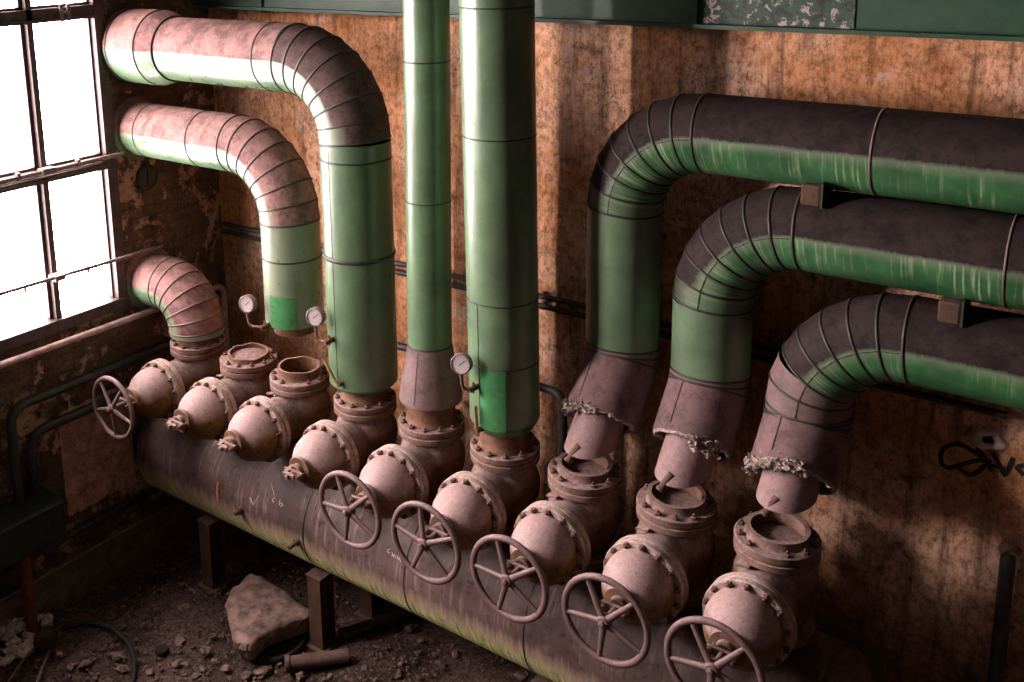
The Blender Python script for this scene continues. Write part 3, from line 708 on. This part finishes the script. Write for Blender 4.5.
# V7..V9: kinked pipes that elbow off to the right, their lagging torn off above the valve
def right_pipe(i, yo, zk, zh, label, R=.27, bend=.6):
    x = XV[i]; t = thing('lagged_pipe', label, 'pipe', (x, 0, .08), 'right-hand elbow pipes')
    b0 = Vector((x, .03, .13)); k = Vector((x, yo, zk)); ax = (k-b0).normalized()
    j0 = b0+ax*.30
    pts = smooth_path([j0, k, (x, yo, zh), (XR-.01, yo, zh)], [.26 if i < 8 else .15, bend], [3, 7])
    # straight run split for sensible uv
    end = pts.pop(); p = pts[-1]
    for q in range(1, 7): pts.append(p.lerp(end, q/6))
    ph = i*1.7
    jag = lambda u: .03*mnoise.noise(Vector((math.cos(2*PI*u)*2.2+ph, math.sin(2*PI*u)*2.2, ph)))+.012*mnoise.noise(Vector((u*40, ph, 1)))
    lo = pts[:5]; hi = pts[4:]
    m = MB(); rl = m.sweep(lo, R+.004, 56, range(1, 5), jag=jag)
    inner = MB(); m.sweep(lo[:2], R-.035, 56, jag=jag)
    m.rings([rl[0], [q+(j0-q).normalized()*.04 for q in rl[0]]])
    m.build('lower_jacket', 'dusty_jacket', t)
    k2 = 4 if i == 8 else 2; m = MB(); ru = m.sweep(hi[:k2], R, 56, range(1, 9)); m.build('upright_jacket', 'dusty_jacket' if i == 8 else 'pipe_upright', t)
    m = MB(); rh = m.sweep(hi[k2-1:], R, 56, range(1, 9)); m.build('jacket', 'pipe_right', t); rh = ru[:-1]+rh
    bands([rl[2], rl[3], rl[4]], t, .005)
    bands(rh[1:9], t, .006)
    fr = rh[-1]
    for xx in BANDX[i]: bands([ringx((xx, yo, zh), R)], t, .005, 'wheel')
    # riveted side seam around the elbow
    d = Vector((0, -1, 0))
    sm = [q+d*(R+.002) for q in hi[1:9]]; seam(t, sm, 16, .006, .0025)
    # seam down the torn sleeve
    side = (Vector((-.25, -1, 0)) - ax*Vector((-.25, -1, 0)).dot(ax)).normalized()
    seam(t, [lo[0]+ax*.05+side*(R+.006), lo[1]+side*(R+.006)], 4, .006, .003)
    # bare pipe and drain spout
    zc = {6: .20, 7: .21, 8: .25}[i]; m = MB(); e1 = Vector((1, 0, 0)); e2 = ax.cross(e1).normalized(); q0 = []; q1 = []; qi = []
    for q in range(44):
        for r_, L in ((.178, q0), (.165, qi)):
            p = b0+(e1*math.cos(2*PI*q/44)+e2*math.sin(2*PI*q/44))*r_; L.append(p+ax*((zc-p.z)/ax.z))
        q1.append(b0+ax*.55+(e1*math.cos(2*PI*q/44)+e2*math.sin(2*PI*q/44))*.178)
    m.rings([q0, q1]); m.rings([q0, qi]); m.rings([qi, [p+ax*.3 for p in qi]]); m.build('inner_pipe', 'pinkpipe', t)
    s0 = b0+ax*((zc-b0.z)/ax.z)+Vector((-.015, -.185, .035)); sp = MB(); sp.lathe([(.028, -.03), (.028, .085), (.034, .087), (.034, .11), (.019, .11), (.019, .09)], s0, (-.4, -.45, -.8), 16); sp.build('drain_spout', 'post', t)
    # torn lagging round the mouth
    m = MB(); rnd = random.Random(i)
    a0, a1 = {6: (.25, .62), 7: (.45, .90), 8: (.20, .62)}[i]
    n = len(rl[0])
    def tuft(p, s): m.blob(p, (s*rnd.uniform(.4, 1.6), s*rnd.uniform(.4, 1.6), s*rnd.uniform(.3, 1.2)), rnd.random()*50, 1., 2, True, 3.4)
    m.loop([j0+(p-j0)*.935 for p in rl[0]], .012, 8)
    for q in range(n):
        p = rl[0][q]; c = j0+(p-j0)*.93
        front = (p-j0).normalized().dot(Vector((-.5, -.85, 0)))
        if (i == 8 and front > .25) or (i == 6 and front > .45) or (i == 7 and -.15 < front < .5 and p.x > x): 
            for _ in range(6): tuft(c-ax*rnd.uniform(-.03, .05)+Vector((rnd.uniform(-.03, .03), rnd.uniform(-.03, .03), 0)), .018)
        elif q % 2 == 0: tuft(c-ax*rnd.uniform(-.01, .012), .013)
    m.build('torn_lagging', 'fray', t)
    return t
BANDX = {6: (5.93, 8.1), 7: (6.68, 8.8), 8: (8.4,)}
right_pipe(6, .56, .72, 2.475, 'topmost of three right-hand elbow pipes, green under black soot')
right_pipe(7, .52, .70, 1.925, 'middle of three right-hand elbow pipes, green under black soot')
right_pipe(8, .50, .62, 1.335, 'lowest of three right-hand elbow pipes, over the valve nearest the camera')
for q, pl, nm in (((817, 187), 1.925, 'small rusty block wedged between topmost and middle right-hand pipes'), ((953, 313), 1.335, 'dark block wedged between middle and lowest right-hand pipes')):
    xx = hit(q[0], q[1], 1, .45).x; t = thing('spacer_block', nm, 'block', (xx, .5, pl+.26), 'spacer blocks between the pipes')
    MB().box((xx, .42, pl+.275), (.12, .20, .13), None, .012).build('block', 'post', t); MB().box((xx+.07, .42, pl+.285), (.015, .22, .16)).build('strap', 'band', t)

# ------------------------------------------------------------------ gauges, thermometers
def gauge(p, base, label):
    p = Vector(p); base = Vector(base); t = thing('pressure_gauge', label, 'gauge', base, 'pressure gauges on the pipes')
    ax = Vector((.25, -1, .12)).normalized(); u, w = frame_of(ax)
    MB().lathe([(.03, -.05), (.074, -.045), (.078, -.04), (.078, .012), (.070, .016), (.067, .006)], p, ax, 32).build('case', 'wheel', t)
    dl = MB().lathe([(.068, .004), (.068, .008)], p, ax, 32).build('dial', 'dial', t, label='white dial face')
    tk = MB()
    for k in range(11):
        a = D(-40+26*k); d = u*math.cos(a)+w*math.sin(a); tk.bar(p+ax*.009+d*.05, p+ax*.009+d*.06, .003, .002, ax)
    tk.build('scale_marks', 'band', dl)
    pt = MB().bar(p+ax*.011-(u*.6+w*.5)*.02, p+ax*.011+(u*.75+w*.65)*.045, .006, .002, ax); pt.build('pointer', 'band', dl)
    dn = Vector((0, 0, -1)); c = p+dn*.075; inw = (base-c); 
    q = [c, p+dn*.20+Vector((.01, 0, 0)), Vector((base.x-.02, base.y-.06, p.z-.20)), base]
    MB().tube(smooth_path(q, [.05, .03], 6), .0125, 12).build('siphon_tube', 'rustneck', t)
    d = (base-q[2]).normalized(); mid = base-d*.045
    MB().tube([base-d*.085, base], .021, 12, None, True, True).build('cock', 'bolt', t)
    MB().tube([mid+Vector((0, 0, -.035)), mid+Vector((0, 0, .05))], .012, 10, None, True, True).build('cock_lever', 'brass', t)
def gauge_on(px, py, pipe, R, label):
    p = hit(px, py, 1, -.36); a = D(-104); b = (pipe+(R)*math.cos(a), R*math.sin(a), p.z-.19); gauge(p, b, label)
gauge_on(247, 304, XV[2]-.02, .258, 'small pressure gauge beside the cut pipe, furthest back')
gauge_on(315, 317, XV[3], .288, 'small pressure gauge on the wide speckled green pipe')
gauge_on(461, 364, XV[5], .264, 'small pressure gauge on the thick upright pipe')
for q0, q1, xx, R, lb in (((475, 406), (477, 432), XV[5], .264, 'short brass thermometer tube at the foot of the thick upright pipe'), ((323, 358), (338, 386), XV[3], .288, 'long slanted brass tube at the foot of the wide pipe')):
    a = hit(q0[0], q0[1], 1, -R-.035); b = hit(q1[0], q1[1], 1, -R-.035)
    t = thing('thermometer', lb, 'thermometer', b); MB().tube([a, b], .014, 12, None, True, True).build('tube', 'brass', t)
    MB().tube([b+Vector((0, .0, .015)), b+Vector((.02, .06, .015))], .022, 10, None, True, True).build('socket', 'bolt', t)

# ------------------------------------------------------------------ rods and wall pipes on the left
def rod(name, pts, r, mat, label, cat, fill=None, clips=(), grp=None):
    t = thing(name, label, cat, pts[0], grp)
    P_ = smooth_path(pts, fill, 8) if fill and len(pts) > 2 else pts
    MB().tube(P_, r, 16, None, True, True).build('tube' if 'pipe' in name or 'conduit' in name else 'bar', mat, t)
    for c, s in clips: MB().box(c, s, None, .004).build('bracket', 'steel', t)
    return t
xo = XW+.13
a = hit(0, 182, 0, xo); b = hit(124, 153, 0, xo); 
cl = [(hit(px, py, 0, xo), (.05, .03, .07)) for px, py in ((18, 177), (78, 163))]+[(hit(47, 171, 0, xo), (.09, .13, .06))]
a2 = a+(a-b)*1.2
rod('opening_rod', [a2, b], .018, 'steel', 'upper window opening rod running along the transom', 'rod', None, cl, 'window opening rods')
MB().tube([a2+Vector((0, 0, -.035)), b+(a-b)*.2+Vector((0, 0, -.035))], .010, 12, None, True, True).build('companion_bar', 'steel', bpy.data.objects['opening_rod'])
a = hit(0, 294, 0, XW+.2); b = hit(163, 246, 0, XW+.2); a2 = a+(a-b)*.8
rod('opening_rod', [a2, b], .016, 'steel', 'lower window rod ending at the short elbow pipe', 'rod', None, [(hit(57, 277, 0, XW+.17), (.12, .10, .05)), (hit(25, 289, 0, XW+.2), (.03, .02, .06)), (hit(88, 269, 0, XW+.2), (.03, .02, .06))], 'window opening rods')
a = hit(0, 368, 0, XW+.12); b = hit(160, 313, 0, XW+.12); y1 = .86
rod('wall_pipe', [a+(a-b)*.8, Vector((XW+.12, y1, a.z)), Vector((XW+.55, y1, a.z))] if False else [a+(a-b)*.8, Vector((XW+.12, .86, a.z)), Vector((XW+.12, .86, a.z-1.2))], .031, 'wpipe', 'pinkish horizontal pipe on the left wall below the window', 'pipe', .1)
for (px, py), dz, lb in (((13, 445), .0, 'outer of two dark bent pipes on the left wall'), ((31, 448), .0, 'inner of two dark bent pipes on the left wall')):
    p = hit(px, py, 0, XW+.10)
    q = hit(150, 352, 0, XW+.10) if px == 13 else hit(150, 382, 0, XW+.10)
    rod('wall_pipe', [Vector((XW+.10, p.y, -1.25)), Vector((XW+.10, p.y, q.z)), Vector((XW+.10, .3, q.z))], .045, 'dpipe', lb, 'pipe', .16, (), 'dark bent pipes')
rod('conduit', [Vector((XW+.06, -6., -1.70)), Vector((XW+.06, .6, -1.70))], .035, 'dpipe', 'dark conduit along the foot of the left wall', 'conduit')
rod('conduit', [Vector((XW+.155, -6., -1.90)), Vector((XW+.155, .5, -1.90))], .013, 'steel', 'thin pale conduit lying on the plinth of the left wall', 'conduit')
# tank on legs at the left edge
tk = thing('tank', 'dark green metal trough on legs against the left wall', 'tank', (XW+.3, -2.2, -1.8))
zt = -1.12; ya = -1.42
MB().box((XW+.24, ya-.42, zt-.17), (.36, .84, .34), None, .02).build('shell', 'tank', tk)
MB().box((XW+.24, ya-.42, zt+.01), (.40, .88, .03)).build('lid', 'tank', tk)
for yy in (-1.78, -2.18): MB().lathe([(.055, FLOOR-.01), (.055, zt-.33)], (XW+.28, yy, 0), (0, 0, 1), 20).build('leg', 'rail', tk)
# round cover plate on the left wall
p = hit(147, 177, 0, XW+.02); t = thing('round_cover', 'round dark iron cover plate on the left wall below the cut pipe', 'cover', p)
MB().lathe([(.12, -.02), (.125, .015), (.10, .03), (.095, .018), (.001, .022)], p, (1, 0, 0), 36).build('plate', 'dpipe', t); MB().box(p+Vector((.03, 0, 0)), (.02, .02, .15)).build('handle', 'dpipe', t)

# ------------------------------------------------------------------ pipes and marks on the back wall
za = hit(395, 262, 1, YB-.06).z; zb_ = hit(588, 313, 1, YB-.06).z
for z, lb in ((.875, 'upper of two thin dark pipes along the back wall'), (.79, 'lower of two thin dark pipes along the back wall')):
    rod('wall_pipe', [Vector((-.6, YB-.06, z)), Vector((6.68, YB-.06, z))], .024, 'dpipe', lb, 'pipe', None, [(Vector((xx, YB-.03, z)), (.03, .06, .07)) for xx in (1., 3.3, 5.2)], 'thin pipes along the back wall')
z = .24; rod('wall_pipe', [Vector((1.2, .62, z)), Vector((3.68, .62, z)), Vector((3.68, .62, -1.9))], .035, 'dpipe', 'dark pipe bending down behind the thick upright pipe', 'pipe', .1)
# graffiti tag
def wall_strokes(parent):
    cc = lambda L: [(820+x/4.265, 360+y/4.265) for x, y in L]
    L = [cc([(560, 360), (530, 372), (513, 405), (520, 445), (548, 461), (600, 447), (650, 432), (700, 425), (668, 398), (625, 370), (590, 356), (560, 360)]),
         cc([(585, 455), (620, 482), (645, 490), (680, 472), (715, 440), (728, 425)]), cc([(668, 372), (700, 410), (722, 448), (734, 475)]),
         cc([(736, 392), (765, 445), (788, 492), (805, 462), (826, 415)]), cc([(728, 450), (760, 456), (790, 465)]), cc([(870, 492), (842, 460), (852, 452), (872, 448)])]
    for l in L:
        P_ = [hit(a, b, 1, YB) for a, b in l]; m = MB()
        # flat strip with rounded ends lying on the plaster
        out = []
        for i in range(len(P_)-1):
            for k in range(5): out.append(P_[i].lerp(P_[i+1], k/5))
        out.append(P_[-1]); w = .0155
        rs = []
        for i, p in enumerate(out):
            tt = (out[min(i+1, len(out)-1)]-out[max(i-1, 0)]); tt.y = 0; tt.normalize(); s = Vector((-tt.z, 0, tt.x))
            rs.append([Vector((p.x, YB-.003, p.z))+s*w, Vector((p.x, YB-.0045, p.z)), Vector((p.x, YB-.003, p.z))-s*w])
        m.rings(rs, closed=False); m.build('graffiti_stroke', 'paint', parent)
wall_strokes(bpy.data.objects['wall_back'])
# broken hole in the plaster with a fitting
p = hit(988, 440, 1, YB-.01)
t = thing('wall_socket', 'broken pale socket hole in the plaster above the graffiti', 'socket', p)
m = MB(); rr = [[Vector((p.x+r*k_*math.cos(a), p.y-h, p.z+r*k_*math.sin(a)*.9)) for a, k_ in [(2*PI*q/24, 1+.45*mnoise.noise(Vector((math.cos(2*PI*q/24)*1.3, math.sin(2*PI*q/24)*1.3, 4.)))) for q in range(24)]] for r, h in ((.028, -.02), (.034, .006), (.06, .012), (.085, .004), (.095, -.012))]
m.rings(rr); m.build('plaster_rim', 'paleru', t)
MB().add([p+Vector((.034*math.cos(2*PI*q/12), -.002, .05*math.sin(2*PI*q/12))) for q in range(12)], [tuple(range(12))], False).build('hole', 'black', t)
p = hit(1010, 548, 1, YB-.05)
t = thing('standpipe', 'dark standpipe against the orange wall, capped with a lump of mortar', 'pipe', (p.x, YB-.08, p.z-.6))
MB().blob((p.x, YB-.085, p.z), (.08, .05, .06), 3, .5, 2, True).build('mortar_lump', 'stone', t); MB().tube([(p.x, YB-.09, p.z), (p.x, YB-.09, FLOOR)], .046, 16).build('tube', 'dpipe', t)

# ------------------------------------------------------------------ floor things
F0 = FLOOR
def slab():
    out = [(226, 602), (234, 585), (250, 574), (262, 577), (285, 592), (312, 612), (306, 618), (290, 622), (268, 632), (256, 641), (246, 646), (236, 640), (230, 625)]
    zt = F0+.26; top = [hit(a, b, 2, zt) for a, b in out]; m = MB(); rs = []; c = sum(top, Vector())/len(top)
    den = []
    for i in range(len(top)):
        for k in range(4): den.append(top[i].lerp(top[(i+1) % len(top)], k/4))
    for s, dz in ((.0, .035), (.35, .03), (.7, .02), (.93, .012), (1., -.01), (1.01, -.06), (.95, -.13), (.90, -.17)):
        rs.append([c+(p-c)*(s+(.045*mnoise.noise(p*9+Vector((dz*40, 0, 0)))+.05*mnoise.noise(p*23+Vector((dz*30, 0, 0))) if s > .9 else 0))+Vector((0, 0, dz+.03*mnoise.noise(p*6*max(s, .1))+.012*mnoise.noise(p*20*max(s, .1)))) for p in den])
    m.rings(rs[:5], True, True); m.rings(rs[4:], False, False, True)
    return tag(m.build('concrete_slab', 'stone', None, c), 'broken slab of dusty concrete tilted on a black hoop below the drum', 'slab')
slab()
c = hit(272, 638, 2, F0+.03); m = MB(); m.loop(ringz(c, .30), .022, 10); tag(m.build('rubber_hoop', 'rubber', None, c), 'black rubber hoop under the concrete slab', 'hoop')
a = hit(286, 664, 2, F0+.07); b = hit(348, 656, 2, F0+.07)
t = thing('pipe_offcut', 'short rusty pipe offcut lying on the dirt in front of the slab', 'pipe', a); m = MB(); m.sweep([a, b], .062, 20); m.sweep([a, b], .05, 20); m.build('tube', 'post', t); MB().lathe([(.062, -.01), (.072, 0), (.072, .03), (.062, .035)], a, (b-a), 20, True, False).build('end_collar', 'post', t)
a = hit(340, 635, 2, F0+.06); b = hit(420, 608, 2, F0+.06)
tag(MB().box((a+b)/2, (.1, .1, .1)).build('timber_scrap', 'post', None, a) if False else (lambda mm: (mm.sweep([a, b], .05, 12, None, True, True), mm.build('scrap_pipe', 'dpipe', None, a))[1])(MB()), 'dark scrap pipe lying in shadow behind the slab post', 'pipe')
# cable loop
P_ = [hit(x, y, 2, F0+.03) for x, y in ((62, 628), (88, 622), (112, 628), (128, 642), (135, 660), (134, 676), (128, 700), (110, 720))]
m = MB(); m.sweep(smooth_path(P_, .25, 5) if False else [p for p in P_], .02, 10, None, True, True); tag(m.build('cable', 'rubber', None, P_[0]), 'black cable curving across the dirt floor', 'cable')
for L, lb in ((((36, 646), (20, 664), (6, 686)), 'longer bent rod on the dirt by the rubble heap'), (((50, 650), (42, 668), (36, 686)), 'short straight rod on the dirt beside the bent rod')):
    P_ = [hit(x, y, 2, F0+.04) for x, y in L]; m = MB(); m.sweep(P_, .012, 8, None, True, True); tag(m.build('metal_rod', 'steel', None, P_[0]), lb, 'rod', 'rods on the floor')
p = hit(162, 650, 2, F0+.02); tag(MB().lathe([(.001, .02), (.055, .02), (.062, .01), (.062, -.02)], p, (0, 0, 1), 20).build('floor_drain', 'black', None, p), 'small round black cap on the dirt floor', 'cap')
p = hit(45, 640, 2, F0+.06); m = MB().lathe([(.05, -.06), (.09, -.05), (.10, .0), (.09, .05), (.05, .06)], p, (.7, -.6, .2), 20, False); tag(m.build('tin_can', 'post', None, p), 'dark crushed can beside the pale rubble heap', 'can')
# small drain handwheel in the shade under the drum
p = hit(188, 532, 1, .35); t = thing('drain_valve', 'small dark handwheel in the shadow under the drum', 'handwheel', p)
o = put('rim', CACHE['rim'], t); o.scale = (.42,)*3; 
for k in range(5): s = put('spoke', CACHE['spoke'], t, (0, 0, 0), (0, 2*PI*k/5, 0)); s.scale = (.42,)*3
MB().tube([p, p+Vector((0, .7, 0))], .02, 10).build('spindle', 'post', t)
# loose stones one by one, then grit
rs = random.Random(5)
spots = [(70, 668), (85, 664), (95, 678), (122, 668), (150, 672), (176, 664), (196, 676), (214, 660), (226, 668), (246, 676), (262, 671), (184, 608), (94, 612), (180, 640), (420, 640), (438, 662), (400, 664), (455, 655), (365, 668), (385, 648), (520, 676), (410, 628), (375, 680), (205, 650), (118, 655), (60, 655), (330, 676), (300, 676)]
for i, (px, py) in enumerate(spots):
    s = rs.uniform(.018, .045); p = hit(px, py, 2, F0+s*.4)
    m = MB().blob(p, (s*rs.uniform(.9, 1.6), s, s*rs.uniform(.5, .8)), i+1, .45, 2, True)
    tag(m.build('stone', 'stone' if i % 3 else 'rubble', None, p), 'small loose stone lying on the dirt floor', 'stone', 'loose stones on the floor')
m = MB()
for i in range(3200):
    px = rs.uniform(-60, 640); py = rs.uniform(540, 720); p = hit(px, py, 2, F0)
    if p.y > .9 or p.x < XW+.2 or p.y < -4: continue
    s = rs.uniform(.006, .018)*(1.6 if rs.random() < .1 else 1); m.blob(p+Vector((0, 0, s*.3)), (s*1.3, s, s*.8), i, .4, 1, True)
tag(m.build('grit', 'rubble'), 'fine grit and crumbs scattered over the dirt floor', 'rubble', None, 'stuff')
m = MB(); c = hit(8, 640, 2, F0)
for i in range(170):
    a = rs.uniform(0, 2*PI); r = rs.random()**.7*.42; h = .22*(1-r/.45)
    s = rs.uniform(.02, .055); m.blob((max(XW+.1, c.x+r*math.cos(a)-.1), c.y+r*math.sin(a), F0+h*rs.uniform(.5, 1)), (s*1.5, s, s*.7), i, .5, 1, True)
tag(m.build('plaster_rubble', 'paleru'), 'heap of pale broken plaster against the left wall', 'rubble', None, 'stuff')

# ------------------------------------------------------------------ light
w = bpy.data.worlds.new('World'); sc.world = w; w.use_nodes = True
bg = w.node_tree.nodes['Background']; bg.inputs[0].default_value = (1, .9, .88, 1); bg.inputs[1].default_value = .0
sc.view_settings.view_transform = 'Standard'; sc.view_settings.look = 'None'
sc.view_settings.exposure = 0.35; sc.view_settings.gamma = 1; sc.view_settings.use_curve_mapping = False
